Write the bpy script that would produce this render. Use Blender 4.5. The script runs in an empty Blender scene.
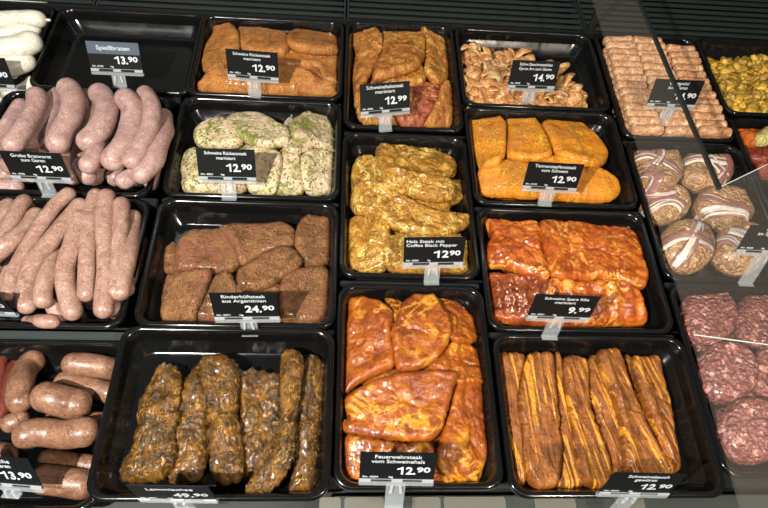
import bpy, bmesh, math, random
import numpy as np
from mathutils import Vector, Matrix, noise as mn
random.seed(7); rng = np.random.default_rng(7)
C = bpy.context.scene.collection
R = math.radians

# ------------------------------------------------------------------ camera
F = 590.207
FW = np.array([0.06954852, 0.51510511, -0.85430073])
RT = np.array([0.99727321, -0.01471349, 0.07231631])
UP = np.array([-0.02468076, 0.85700072, 0.51472383])
CAM = np.array([0, 0, .711])
def at(x, y, z):
    """where the sight line through photo point (x, y) meets height z"""
    d = FW*F + RT*(x-384) + UP*(254-y)
    return CAM + d*((z-CAM[2])/d[2])
cd = bpy.data.cameras.new('camera'); cam = bpy.data.objects.new('camera', cd); C.objects.link(cam)
cd.sensor_width = 36; cd.lens = F/768*36; cd.clip_start = .01
cam.matrix_world = Matrix(((RT[0], UP[0], -FW[0], 0), (RT[1], UP[1], -FW[1], 0), (RT[2], UP[2], -FW[2], .711), (0, 0, 0, 1)))
bpy.context.scene.camera = cam

# ------------------------------------------------------------------ objects
def tag(o, label=None, cat=None, group=None, kind=None):
    if label: o['label'] = label
    if cat: o['category'] = cat
    if group: o['group'] = group
    if kind: o['kind'] = kind
    return o
def empty(name, loc=(0, 0, 0)):
    o = bpy.data.objects.new(name, None); o.location = loc; o.empty_display_size = .01; C.objects.link(o); return o
def link(name, me, mat, parent=None, loc=(0, 0, 0), smooth=True):
    if mat: me.materials.append(mat)
    if smooth: me.polygons.foreach_set('use_smooth', [True]*len(me.polygons))
    o = bpy.data.objects.new(name, me); o.location = loc; C.objects.link(o)
    if parent: o.parent = parent
    return o
def mesh(name, V, Fc, uv=None):
    me = bpy.data.meshes.new(name); me.from_pydata([tuple(v) for v in V], [], Fc); me.update()
    bm = bmesh.new(); bm.from_mesh(me); bmesh.ops.recalc_face_normals(bm, faces=bm.faces); bm.to_mesh(me); bm.free()
    if uv is not None:
        l = me.uv_layers.new(name='UVMap'); idx = np.zeros(len(me.loops), int); me.loops.foreach_get('vertex_index', idx)
        l.data.foreach_set('uv', np.asarray(uv, float)[idx].ravel())
    return me
def boxbm(bm, x0, x1, y0, y1, z0, z1, bev=0):
    r = bmesh.ops.create_cube(bm, size=1)
    for v in r['verts']:
        v.co = Vector(((x0+x1)/2+v.co.x*(x1-x0), (y0+y1)/2+v.co.y*(y1-y0), (z0+z1)/2+v.co.z*(z1-z0)))
    if bev:
        es = list({e for v in r['verts'] for e in v.link_edges})
        bmesh.ops.bevel(bm, geom=es, offset=bev, segments=2, affect='EDGES')
def bmobj(name, bm, mat, parent=None, loc=(0, 0, 0), smooth=False):
    me = bpy.data.meshes.new(name); bm.to_mesh(me); bm.free()
    return link(name, me, mat, parent, loc, smooth)

# ------------------------------------------------------------------ materials
def lin(c):
    return tuple([(v/255/12.92 if v/255 <= .04045 else ((v/255+.055)/1.055)**2.4) for v in c[:3]]+[1])
class NT:
    def __init__(s, name):
        m = bpy.data.materials.new(name); m.use_nodes = True; s.m = m; s.t = m.node_tree; s.b = s.t.nodes['Principled BSDF']
    def n(s, kind, **kw):
        nd = s.t.nodes.new(kind)
        for k, v in kw.items():
            if k[0] == '_': nd.inputs[k[1:].replace('_', ' ')].default_value = v
            else: setattr(nd, k, v)
        return nd
    def l(s, a, b): s.t.links.new(a, b)
    def noise(s, vec, scale, detail=4, rough=.6, dist=0):
        nd = s.n('ShaderNodeTexNoise', _Scale=scale, _Detail=detail, _Roughness=rough, _Distortion=dist); s.l(vec, nd.inputs['Vector']); return nd.outputs['Fac']
    def ramp(s, fac, stops):
        r = s.n('ShaderNodeValToRGB'); e = r.color_ramp.elements
        while len(e) < len(stops): e.new(.5)
        for q, (p, c) in zip(e, stops): q.position = p; q.color = c if len(c) == 4 and max(c) <= 1 else lin(c)
        s.l(fac, r.inputs[0]); return r.outputs[0]
    def mask(s, fac, a, b):
        r = s.n('ShaderNodeMapRange', interpolation_type='SMOOTHSTEP'); r.inputs[1].default_value = a; r.inputs[2].default_value = b; s.l(fac, r.inputs[0]); return r.outputs[0]
    def mix(s, fac, a, b, mode='MIX'):
        r = s.n('ShaderNodeMix', data_type='RGBA', blend_type=mode)
        if isinstance(fac, (int, float)): r.inputs[0].default_value = fac
        else: s.l(fac, r.inputs[0])
        for i, v in ((6, a), (7, b)):
            if isinstance(v, tuple): r.inputs[i].default_value = lin(v)
            else: s.l(v, r.inputs[i])
        return r.outputs[2]
    def math(s, op, a, b=0):
        r = s.n('ShaderNodeMath', operation=op)
        for i, v in ((0, a), (1, b)):
            if isinstance(v, (int, float)): r.inputs[i].default_value = v
            else: s.l(v, r.inputs[i])
        return r.outputs[0]
def coords(t, uv=False):
    tc = t.n('ShaderNodeTexCoord'); oi = t.n('ShaderNodeObjectInfo')
    a = t.n('ShaderNodeVectorMath', operation='ADD'); t.l(tc.outputs['UV' if uv else 'Object'], a.inputs[0])
    c = t.n('ShaderNodeVectorMath', operation='SCALE'); c.inputs[0].default_value = (3.1, 5.7, 1.3); t.l(oi.outputs['Random'], c.inputs['Scale'])
    t.l(c.outputs[0], a.inputs[1]); return a.outputs[0]
def plain(name, col, rough=.5, metal=0, spec=.5):
    t = NT(name); t.b.inputs['Base Color'].default_value = lin(col); t.b.inputs['Roughness'].default_value = rough
    t.b.inputs['Metallic'].default_value = metal; t.b.inputs['Specular IOR Level'].default_value = spec; return t.m
def meat(name, dark, mid, light, vein=None, veinw=.035, veinscale=22, speck=None, speckscale=260, speckw=.28, speck2=None,
         cell=None, rough=.4, coat=.25, bump=.9, grain=320, blotch=None, blotchscale=16, blotchw=.55, stretch=None, stripes=None, sss=0, ramp=(.32, .5, .7)):
    """marinated or raw meat: mottled base, fat veins, spice specks, wet surface"""
    t = NT(name); v = coords(t, uv=bool(stretch or stripes))
    if stretch:
        mp = t.n('ShaderNodeMapping'); mp.inputs['Scale'].default_value = (*stretch, 1); t.l(v, mp.inputs[0]); vs = mp.outputs[0]
    else: vs = v
    n1 = t.noise(vs, 55, 6, .65, .6)
    col = t.ramp(n1, [(ramp[0], dark), (ramp[1], mid), (ramp[2], light)])
    hs = [(n1, .5)]
    if blotch:
        n2 = t.noise(v, blotchscale, 3, .55, 1.0); col = t.mix(t.mask(n2, blotchw-.05, blotchw+.07), col, blotch)
    if stripes:      # bands of fat and lean that follow the length of the piece
        sc, fat, w = stripes
        mp = t.n('ShaderNodeMapping'); mp.inputs['Scale'].default_value = (6, sc, 1); t.l(v, mp.inputs[0])
        n3 = t.noise(mp.outputs[0], 1.0, 3, .6, .5); col = t.mix(t.mask(n3, w, w+.07), col, fat); hs.append((n3, .5))
    if vein:
        n4 = t.noise(v, veinscale, 3, .55, 1.6); d = t.math('ABSOLUTE', t.math('SUBTRACT', n4, .5))
        vm = t.math('SUBTRACT', 1.0, t.mask(d, veinw*.3, veinw)); vm = t.math('MULTIPLY', vm, t.mask(t.noise(v, veinscale*.7, 2), .45, .55))
        col = t.mix(vm, col, vein); hs.append((vm, .25))
    fine = t.noise(vs, grain, 4, .7); col = t.mix(.55, col, t.ramp(fine, [(.3, (150, 150, 150)), (.5, (225, 225, 225)), (.7, (255, 255, 255))]), 'MULTIPLY')
    hs.append((fine, .8))
    for sp, scl in ((speck, speckscale), (speck2, speckscale*.6)):
        if sp:
            vo = t.n('ShaderNodeTexVoronoi', _Scale=scl); t.l(v, vo.inputs['Vector'])
            g = t.noise(v, scl*.18, 2); m = t.math('MULTIPLY', t.math('SUBTRACT', 1.0, t.mask(vo.outputs['Distance'], speckw*.6, speckw)), t.mask(g, .42, .55))
            col = t.mix(m, col, sp)
            hs.append((m, .3))
    if cell:
        vc = t.n('ShaderNodeTexVoronoi', feature='SMOOTH_F1', _Scale=cell[0]); wv = t.n('ShaderNodeTexNoise', _Scale=cell[0]*.5); t.l(v, wv.inputs['Vector'])
        ad = t.n('ShaderNodeVectorMath', operation='MULTIPLY_ADD'); t.l(wv.outputs['Color'], ad.inputs[0]); ad.inputs[1].default_value = (.006, .006, .006); t.l(v, ad.inputs[2]); t.l(ad.outputs[0], vc.inputs['Vector'])
        vd = t.math('SUBTRACT', 1.0, t.mask(vc.outputs['Distance'], .1, .75)); hs.append((vd, cell[1]))
        col = t.mix(.5, col, t.ramp(vd, [(.1, (150, 130, 130)), (.6, (255, 255, 255))]), 'MULTIPLY')
        wn = t.noise(v, cell[0]*.45, 2); col = t.mix(t.mask(wn, .58, .66), col, cell[2])
    t.l(col, t.b.inputs['Base Color'])
    acc = None
    for h, w in hs:
        q = t.math('MULTIPLY', h, w); acc = q if acc is None else t.math('ADD', acc, q)
    b = t.n('ShaderNodeBump'); b.inputs['Strength'].default_value = bump; b.inputs['Distance'].default_value = .0022
    t.l(acc, b.inputs['Height']); t.l(b.outputs[0], t.b.inputs['Normal'])
    t.l(t.mask(t.noise(v, 90, 3), .3, .75), t.b.inputs['Roughness']) if False else None
    rr = t.n('ShaderNodeMapRange'); rr.inputs[1].default_value = .3; rr.inputs[2].default_value = .7; rr.inputs[3].default_value = max(.12, rough-.15); rr.inputs[4].default_value = rough+.15
    t.l(t.noise(v, 120, 3), rr.inputs[0]); t.l(rr.outputs[0], t.b.inputs['Roughness'])
    t.b.inputs['Coat Weight'].default_value = coat; t.b.inputs['Coat Roughness'].default_value = .18
    if sss: t.b.inputs['Subsurface Weight'].default_value = sss; t.b.inputs['Subsurface Radius'].default_value = (.004, .002, .001)
    return t.m
M = {}
def mk_black(name, col, r0, coat=0):
    t = NT(name); v = coords(t); t.b.inputs['Base Color'].default_value = lin(col)
    n = t.noise(v, 14, 5, .65); rr = t.n('ShaderNodeMapRange'); rr.inputs[1].default_value = .3; rr.inputs[2].default_value = .75; rr.inputs[3].default_value = r0; rr.inputs[4].default_value = r0+.16
    t.l(n, rr.inputs[0]); t.l(rr.outputs[0], t.b.inputs['Roughness']); t.b.inputs['Specular IOR Level'].default_value = .5
    b = t.n('ShaderNodeBump'); b.inputs['Strength'].default_value = .08; b.inputs['Distance'].default_value = .001; t.l(t.noise(v, 60, 3), b.inputs['Height']); t.l(b.outputs[0], t.b.inputs['Normal'])
    return t.m
M['tray'] = mk_black('black_melamine', (14, 14, 14), .07)
M['deck'] = mk_black('black_deck', (24, 26, 26), .4)
M['grille'] = mk_black('dark_grille', (40, 47, 45), .36)
M['rail'] = mk_black('grey_rail', (46, 52, 50), .38)
M['steel'] = plain('brushed_steel', (118, 118, 108), .4, .6)
M['card'] = plain('black_card', (12, 14, 16), .6, 0, .25)
M['cardhead'] = plain('grey_card_band', (74, 84, 96), .45)
M['print'] = plain('white_print', (196, 204, 208), .7)
def clear(name, col, a, rough=.15):
    t = NT(name); nt = t.t; out = nt.nodes['Material Output']; tr = t.n('ShaderNodeBsdfTransparent'); mx = t.n('ShaderNodeMixShader'); mx.inputs[0].default_value = a
    t.b.inputs['Base Color'].default_value = lin(col); t.b.inputs['Roughness'].default_value = rough
    t.l(tr.outputs[0], mx.inputs[1]); t.l(t.b.outputs[0], mx.inputs[2]); t.l(mx.outputs[0], out.inputs[0]); return t.m
M['clear'] = clear('clear_plastic', (200, 208, 212), .24)
M['clip'] = clear('clear_clip_ridge', (196, 204, 208), .5)
M['glass'] = clear('hazy_glass', (205, 196, 184), .024, .05)
M['glassedge'] = plain('green_glass_edge', (12, 22, 18), .45)
M['glasspolish'] = plain('polished_glass_edge', (190, 205, 200), .15)
M['ruecken'] = meat('paprika_loin', (146, 86, 36), (192, 124, 58), (212, 150, 80), vein=(226, 176, 94), veinw=.012, speck=(128, 68, 28), speckscale=460, rough=.5, coat=.15, blotch=(202, 130, 58), grain=330, bump=1.6)
M['nacken'] = meat('orange_neck', (136, 74, 30), (192, 122, 54), (216, 158, 78), vein=(234, 184, 92), veinw=.03, blotch=(216, 152, 62), blotchw=.6, speck=(120, 68, 30), speckscale=420, rough=.36, bump=1.2)
M['nackenrot'] = meat('red_neck', (98, 38, 22), (152, 74, 46), (196, 116, 66), vein=(222, 160, 90), rough=.35)
M['gyros'] = meat('gyros_strip', (170, 96, 44), (214, 152, 90), (236, 196, 130), vein=(246, 216, 156), blotch=(196, 116, 74), blotchscale=40, blotchw=.6, speck=(130, 92, 30), rough=.33)
M['cevap'] = meat('minced_roll', (190, 132, 88), (220, 166, 118), (234, 188, 144), blotch=(208, 148, 102), rough=.38, bump=.5, cell=(240, .6, (230, 190, 150)))
M['potato'] = meat('golden_potato', (196, 136, 28), (226, 176, 52), (244, 212, 100), speck=(140, 110, 30), rough=.35)
M['pfanne'] = meat('herbed_meat_chunk', (104, 74, 20), (170, 126, 40), (212, 172, 70), speck=(104, 100, 30), vein=(232, 200, 100), rough=.32)
M['orange'] = meat('bright_orange_piece', (160, 62, 18), (206, 100, 30), (230, 140, 50), speck=(120, 50, 20), rough=.3)
M['darkred'] = meat('dark_red_piece', (80, 26, 18), (130, 52, 36), (176, 92, 60), rough=.25)
M['palegreen'] = meat('pale_green_piece', (176, 160, 84), (214, 202, 126), (232, 224, 160), speck=(130, 130, 60), rough=.35)
M['herb'] = meat('herb_pork', (188, 158, 122), (216, 190, 156), (228, 208, 178), blotch=(146, 144, 78), blotchscale=28, blotchw=.575, speck=(84, 98, 30), speckscale=230, speckw=.38, speck2=(112, 120, 46), vein=(226, 216, 150), veinw=.03, rough=.34, bump=.8)
M['coffee'] = meat('pepper_coffee_neck', (120, 78, 22), (196, 140, 46), (232, 186, 84), vein=(242, 206, 112), veinw=.04, speck=(84, 54, 20), speckscale=380, speckw=.36, blotch=(180, 120, 38), rough=.28, coat=.45, bump=2.0, grain=240)
M['tannen'] = meat('bright_orange_pork', (222, 126, 22), (242, 152, 34), (248, 172, 50), vein=(254, 192, 60), veinw=.03, blotch=(220, 140, 52), blotchw=.56, speck=(178, 96, 26), speckscale=420, rough=.34, coat=.35, bump=1.4)
M['rump'] = meat('pepper_rump', (92, 58, 32), (140, 94, 52), (168, 120, 72), speck=(64, 40, 24), speckscale=460, speckw=.34, blotch=(142, 88, 58), rough=.4, coat=.25, grain=260, bump=1.8, speck2=(176, 130, 80))
M['ribs'] = meat('glazed_rib', (138, 58, 16), (196, 100, 30), (224, 136, 48), vein=(232, 158, 66), veinw=.05, blotch=(164, 74, 26), blotchw=.52, blotchscale=26, rough=.18, coat=.7, bump=.8, grain=160)
M['ribs_shaded'] = meat('glazed_rib_shaded', (88, 36, 14), (138, 64, 28), (172, 92, 46), vein=(190, 112, 60), veinw=.02, rough=.26, coat=.5, bump=.5, grain=160, stretch=(.5, 1.4))  # darker copy of the glazed rib, sign shade painted into the colour
M['feuer'] = meat('red_orange_neck', (124, 56, 12), (166, 86, 20), (186, 104, 26), vein=(220, 150, 42), veinw=.055, veinscale=15, blotch=(140, 66, 22), blotchw=.56, speck=(98, 44, 14), speckscale=420, rough=.26, coat=.5, bump=.8, grain=260)
M['lamb'] = meat('herb_crusted_lamb', (40, 26, 8), (100, 66, 17), (162, 110, 36), speck=(40, 32, 14), speckscale=340, speckw=.36, blotch=(82, 60, 26), blotchscale=30, blotchw=.56, vein=(196, 140, 50), veinw=.03, veinscale=60, rough=.3, coat=.35, bump=1.3, grain=230)
M['belly'] = meat('spiced_belly', (100, 52, 18), (148, 86, 32), (180, 112, 46), stripes=(150, (238, 162, 50), .53), speck=(90, 46, 16), speckscale=420, rough=.36, coat=.3, bump=1.4, grain=300)
M['mince'] = meat('raw_mince', (112, 60, 54), (142, 82, 75), (160, 98, 90), blotch=(130, 72, 64), blotchscale=30, rough=.3, coat=.3, bump=.8, grain=200, cell=(190, 1.6, (190, 138, 126)))
M['burger'] = meat('coarse_mince_loaf', (146, 104, 68), (182, 138, 94), (204, 164, 118), rough=.4, bump=.7, grain=200, cell=(220, 1.2, (208, 178, 140)))
M['bacon'] = meat('bacon_strip', (136, 88, 78), (158, 110, 98), (176, 130, 116), stripes=(105, (232, 222, 208), .5), rough=.35, coat=.3, bump=.4)
M['grobe'] = meat('coarse_bratwurst', (152, 116, 108), (176, 140, 132), (194, 162, 152), vein=(206, 180, 170), veinw=.03, veinscale=110, speck=(152, 108, 98), speckscale=230, rough=.38, coat=.15, bump=.25, sss=.1)
M['thin'] = meat('fine_bratwurst', (142, 104, 88), (166, 128, 112), (184, 150, 134), vein=(200, 172, 156), veinw=.03, veinscale=130, speck=(108, 70, 56), speckscale=300, speckw=.26, rough=.36, coat=.2, bump=.25, sss=.1)
M['brown'] = meat('brown_bratwurst', (106, 72, 54), (132, 94, 72), (152, 114, 90), vein=(170, 132, 106), veinw=.03, veinscale=110, speck=(96, 60, 44), speckscale=230, rough=.34, coat=.25, bump=.22)
M['redsaus'] = meat('red_sausage', (84, 34, 24), (106, 48, 34), (124, 62, 44), rough=.34, bump=.25)
M['white'] = meat('white_sausage', (206, 200, 182), (224, 219, 202), (234, 230, 216), speck=(214, 206, 186), rough=.4, coat=.15, bump=.15, sss=.12)

# ------------------------------------------------------------------ trays
def rrect(w, l, r, n=7):
    r = max(r, .004); out = []
    for cx, cy, a0 in ((w/2-r, l/2-r, 0), (-w/2+r, l/2-r, 90), (-w/2+r, -l/2+r, 180), (w/2-r, -l/2+r, 270)):
        for k in range(n+1):
            a = R(a0+90*k/n); out.append((cx+r*math.cos(a), cy+r*math.sin(a)))
    return out
PROF = [(.030, -.0445), (.022, -.0425), (.010, -.012), (.0045, -.0065), (.0005, -.0075), (0, -.004), (.0006, -.0012), (.002, 0), (.0046, .0004), (.0066, -.0004),
        (.0082, -.003), (.010, -.009), (.0165, -.033), (.0185, -.0375), (.0225, -.0398), (.030, -.0405)]
def tray(cx, cy, w, l, label, z=0, rot=0):
    V = []; Fc = []; n = 0
    for ins, zz in PROF:
        ring = rrect(w-2*ins, l-2*ins, .022-ins*.35 if ins < .012 else .019-ins*.15); n = len(ring); V += [(x, y, zz) for x, y in ring]
    for i in range(len(PROF)-1):
        for k in range(n): Fc.append((i*n+k, i*n+(k+1) % n, (i+1)*n+(k+1) % n, (i+1)*n+k))
    Fc.append(tuple(range(n))[::-1]); Fc.append(tuple((len(PROF)-1)*n+k for k in range(n)))
    o = link('serving_tray', mesh('serving_tray', V, Fc), M['tray'], None, (cx, cy, z)); o.rotation_euler.z = R(rot)
    tag(o, label, 'tray', 'black serving trays in the counter')
    T = Field(cx, cy, w, l, z); return T

# ------------------------------------------------------------------ draping: every piece rests on what lies below it
def blur(H, k, it=2):
    for _ in range(it):
        for ax in (0, 1):
            P = np.pad(H, [(k, k) if a == ax else (0, 0) for a in (0, 1)], mode='edge'); cs = np.cumsum(P, axis=ax)
            cs = np.concatenate([np.zeros_like(np.take(cs, [0], axis=ax)), cs], axis=ax); m = 2*k+1
            H = (np.take(cs, range(m, cs.shape[ax]), axis=ax)-np.take(cs, range(0, cs.shape[ax]-m), axis=ax))/m
    return H
class Field:
    S = .002
    def __init__(s, cx, cy, w, l, z):
        s.cx, s.cy, s.w, s.l, s.z = cx, cy, w, l, z
        s.nx = int(w/s.S)+1; s.ny = int(l/s.S)+1; s.x0 = cx-w/2; s.y0 = cy-l/2
        X, Y = np.meshgrid(s.x0+np.arange(s.nx)*s.S, s.y0+np.arange(s.ny)*s.S); s.X, s.Y = X, Y
        ins = np.minimum(w/2-np.abs(X-cx), l/2-np.abs(Y-cy)); s.H = np.full(X.shape, z-.0398)
    def keep(s, P, z, m=.001):
        i = np.interp(np.asarray(z)-s.z, [-.034, -.015, -.004, .004], [.0115, .0085, .0055, -.006])+m; P = P.copy()
        P[:, 0] = np.clip(P[:, 0], s.cx-s.w/2+i, s.cx+s.w/2-i); P[:, 1] = np.clip(P[:, 1], s.cy-s.l/2+i, s.cy+s.l/2-i); return P
    def samp(s, H, x, y):
        u = np.clip((np.asarray(x)-s.x0)/s.S, 0, s.nx-1.001); v = np.clip((np.asarray(y)-s.y0)/s.S, 0, s.ny-1.001)
        i = u.astype(int); j = v.astype(int); a = u-i; b = v-j
        return (H[j, i]*(1-a)+H[j, i+1]*a)*(1-b)+(H[j+1, i]*(1-a)+H[j+1, i+1]*a)*b
def closed(pts, n):
    P = np.array(pts, float); m = len(P); out = []
    for i in range(m):
        p0, p1, p2, p3 = P[(i-1) % m], P[i], P[(i+1) % m], P[(i+2) % m]
        for t in np.linspace(0, 1, 12, endpoint=False):
            out.append(.5*(2*p1+(p2-p0)*t+(2*p0-5*p1+4*p2-p3)*t*t+(3*p1-p0-3*p2+p3)*t**3))
    out = np.array(out); d = np.linalg.norm(np.roll(out, -1, 0)-out, axis=1); s = np.r_[0, np.cumsum(d)]; q = np.linspace(0, s[-1], n, endpoint=False)
    o2 = np.vstack([out, out[:1]]); return np.stack([np.interp(q, s, o2[:, 0]), np.interp(q, s, o2[:, 1])], 1)
def inside(poly, X, Y):
    r = np.zeros(X.shape, bool); m = len(poly)
    for i in range(m):
        x1, y1 = poly[i]; x2, y2 = poly[(i+1) % m]
        if y1 == y2: continue
        r ^= ((y1 > Y) != (y2 > Y)) & (X < (x2-x1)*(Y-y1)/(y2-y1)+x1)
    return r
def dist(poly, x, y):
    P = np.asarray(poly); best = np.full(np.shape(x), 9.)
    for p in P: best = np.minimum(best, np.hypot(x-p[0], y-p[1]))
    return best
def fbm(x, y, z, o=3):
    return mn.noise((x, y, z))+(.5*mn.noise((x*2.1, y*2.1, z+7)) if o > 1 else 0)+(.28*mn.noise((x*4.3, y*4.3, z+13)) if o > 2 else 0)
def slab(T, px, th, mat, name, label, cat, group=None, ang=0, er=None, amp=.0016, freq=60, aniso=1, wobble=.0012, ridge=None, z0=-.015, N=170, K=32, groove=.0, gfreq=28, world=None, stiff=8):
    """a cut of meat: outline traced at its own height, rounded edge, lumps, draped over the pieces under it"""
    seed = random.random()*100; zt = z0+T.z; er = er or th*.55
    Hb = blur(T.H, stiff); Hs = Hb+.5*np.maximum(T.H-Hb, 0)
    Q = None if world else closed(px, N); zo = np.full(N, zt)
    for it in range(4):
        O = closed(world, N) if world else np.array([at(q[0], q[1], z)[:2] for q, z in zip(Q, zo)])
        O = T.keep(O, zo)
        if it == 0 or it == 2:      # a cut of meat is stiff: follow half the relief below, half a flat lie
            ins = inside(O, T.X, T.Y); A = np.c_[T.X[ins]-T.cx, T.Y[ins]-T.cy, np.ones(ins.sum())]; co = np.linalg.lstsq(A, Hb[ins], rcond=None)[0]; co[:2] *= .8
            co[2] = Hb[ins].mean()-co[0]*(T.X[ins].mean()-T.cx)-co[1]*(T.Y[ins].mean()-T.cy)+(.009 if Hb[ins].mean() > T.z-.034 else .0015)
            PL = co[0]*(T.X-T.cx)+co[1]*(T.Y-T.cy)+co[2]; Hs = np.maximum(.3*(Hb+.5*np.maximum(T.H-Hb, 0))+.7*PL, T.z-.0398)
        zn = T.samp(Hs, O[:, 0], O[:, 1])+th*.5; zn = np.convolve(np.r_[zn[-6:], zn, zn[:6]], np.ones(13)/13, 'valid'); zo = .3*zo+.7*zn
    c = O.mean(0); rad = O-c
    wob = np.array([1+wobble*(fbm(p[0]*130, p[1]*130, seed)+.6*fbm(p[0]*420, p[1]*420, seed))/max(.01, np.hypot(*q)) for p, q in zip(O, rad)]); O = c+rad*wob[:, None]
    ss = 1-np.linspace(0, 1, K)**1.35; ss = ss[:-1]
    ca, sa = math.cos(R(ang)), math.sin(R(ang))
    ringsXY = np.concatenate([c+(O-c)*s for s in ss]+[c[None]]); x, y = ringsXY[:, 0], ringsXY[:, 1]
    d = dist(O, x, y); e = np.clip(d/er, 0, 1); prof = np.sqrt(np.clip(1-(1-e)**2, 0, 1)); base = T.samp(Hs, x, y)+.0004
    al = (x-c[0])*ca+(y-c[1])*sa; ac = -(x-c[0])*sa+(y-c[1])*ca
    nz = np.array([fbm(a*freq/aniso, b*freq, seed) for a, b in zip(al, ac)])
    n2 = np.array([mn.noise((a*230, b*230, seed+3)) for a, b in zip(al, ac)])
    n3 = np.array([mn.noise((a*520, b*520, seed+9)) for a, b in zip(al, ac)])
    bump = nz*amp+n2*amp*.5+n3*amp*.22
    if groove:
        ng = np.array([abs(mn.noise((a*gfreq/aniso+seed, b*gfreq, seed+5))) for a, b in zip(al, ac)]); bump = bump-groove*np.clip(1-ng*5, 0, 1)**1.5
    if ridge: bump = bump+ridge[1]*np.sin(al*2*math.pi/ridge[0]+nz*.8)
    lo = .3*th; z = base+lo+(th-lo)*prof+bump*(.25+.75*e)
    z = np.maximum(z, T.samp(T.H, x, y)+.0008-.006*(1-e))
    V = [(a, b, q) for a, b, q in zip(x, y, z)]; uv = list(zip(al, ac)); Fc = []; nr = len(ss)
    for i in range(nr-1):
        for k in range(N): Fc.append((i*N+k, i*N+(k+1) % N, (i+1)*N+(k+1) % N, (i+1)*N+k))
    ce = nr*N
    for k in range(N): Fc.append(((nr-1)*N+k, (nr-1)*N+(k+1) % N, ce))
    b0 = len(V)
    for s in (.965, .6):
        for k in range(N):
            p = c+(O[k]-c)*s; V.append((p[0], p[1], float(T.samp(Hs, p[0], p[1]))+.0004)); uv.append(uv[k])
    V.append((c[0], c[1], float(T.samp(Hs, c[0], c[1]))+.0004)); uv.append((0, 0))
    for k in range(N):
        k2 = (k+1) % N; Fc.append((k2, k, b0+k, b0+k2)); Fc.append((b0+k2, b0+k, b0+N+k, b0+N+k2)); Fc.append((b0+N+k2, b0+N+k, b0+2*N))
    zb = min(v[2] for v in V); loc = (c[0], c[1], zb); V = [(a-loc[0], b-loc[1], q-loc[2]) for a, b, q in V]
    o = link(name, mesh(name, V, Fc, uv), M[mat], None, loc)
    if label: tag(o, label, cat, group)
    inn = inside(O, T.X, T.Y); g = dist(O, T.X[inn], T.Y[inn]); e2 = np.clip(g/er, 0, 1)
    T.H[inn] = np.maximum(T.H[inn], Hs[inn]+lo+(th-lo)*np.sqrt(np.clip(1-(1-e2)**2, 0, 1)))
    return o
def underlay(T, nx, ny, th, mat, name, label, cat, g, m=.034):
    """the lower layer in the tray, of which only slivers show between the upper pieces"""
    w, l = T.w-2*m, T.l-2*m
    for i in range(nx):
        for j in range(ny):
            cx, cy = T.cx-w/2+(i+.5)*w/nx, T.cy-l/2+(j+.5)*l/ny; a, b = w/nx*.47, l/ny*.47
            slab(T, None, th, mat, name, label, cat, g, N=70, K=9, world=[(cx+a*u, cy+b*v) for u, v in ((-1, -.6), (-1, .6), (-.6, 1), (.6, 1), (1, .6), (1, -.6), (.6, -1), (-.6, -1))], wobble=.001, stiff=2)
def spline(P, n):
    P = np.array(P, float); Q = np.vstack([2*P[0]-P[1], P, 2*P[-1]-P[-2]]); out = []
    for i in range(1, len(Q)-2):
        p0, p1, p2, p3 = Q[i-1:i+3]
        for t in np.linspace(0, 1, 16, endpoint=False): out.append(.5*(2*p1+(p2-p0)*t+(2*p0-5*p1+4*p2-p3)*t*t+(3*p1-p0-3*p2+p3)*t**3))
    out.append(P[-1]); out = np.array(out); s = np.r_[0, np.cumsum(np.linalg.norm(np.diff(out, axis=0), axis=1))]; q = np.linspace(0, s[-1], n)
    return np.stack([np.interp(q, s, out[:, k]) for k in range(P.shape[1])], 1)
def tubemesh(name, P, r, amp=.0005, seed=0, nr=20, blunt=1.0, nub=True):
    """closed sausage skin round the path P"""
    n = len(P); s = np.r_[0, np.cumsum(np.linalg.norm(np.diff(P, axis=0), axis=1))]; L = s[-1]; V = []; uv = []
    tan = np.gradient(P, axis=0); tan /= np.linalg.norm(tan, axis=1)[:, None]
    for i in range(n):
        de = min(s[i], L-s[i]); q = min(1, de/(r*blunt)); rr = r*math.sqrt(max(0, 1-(1-q)**2)); rr = max(rr, r*(.1 if nub else .02))
        t = tan[i]; a = np.cross([0, 0, 1], t); a /= np.linalg.norm(a); b = np.cross(t, a)
        for k in range(nr):
            th = 2*math.pi*k/nr; dr = amp*fbm(P[i][0]*45+math.cos(th), P[i][1]*45+math.sin(th), seed, 2)*(1 if q > .5 else .3)
            p = P[i]+(a*math.cos(th)+b*math.sin(th))*(rr+dr); V.append(p); uv.append((s[i], r*th))
    Fc = []
    for i in range(n-1):
        for k in range(nr): Fc.append((i*nr+k, i*nr+(k+1) % nr, (i+1)*nr+(k+1) % nr, (i+1)*nr+k))
    Fc.append(tuple(range(nr))[::-1]); Fc.append(tuple((n-1)*nr+k for k in range(nr)))
    return V, Fc, uv
def endspaced(P3, r, n):
    """re-space a path so that the rounded ends get enough rings"""
    s = np.r_[0, np.cumsum(np.linalg.norm(np.diff(P3, axis=0), axis=1))]; L = s[-1]
    e = r*(1-np.cos(np.linspace(0, math.pi/2, 9))); q = np.r_[e[:-1], np.linspace(e[-1], L-e[-1], n), L-e[::-1][1:]]
    return np.stack([np.interp(q, s, P3[:, k]) for k in range(3)], 1)
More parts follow.
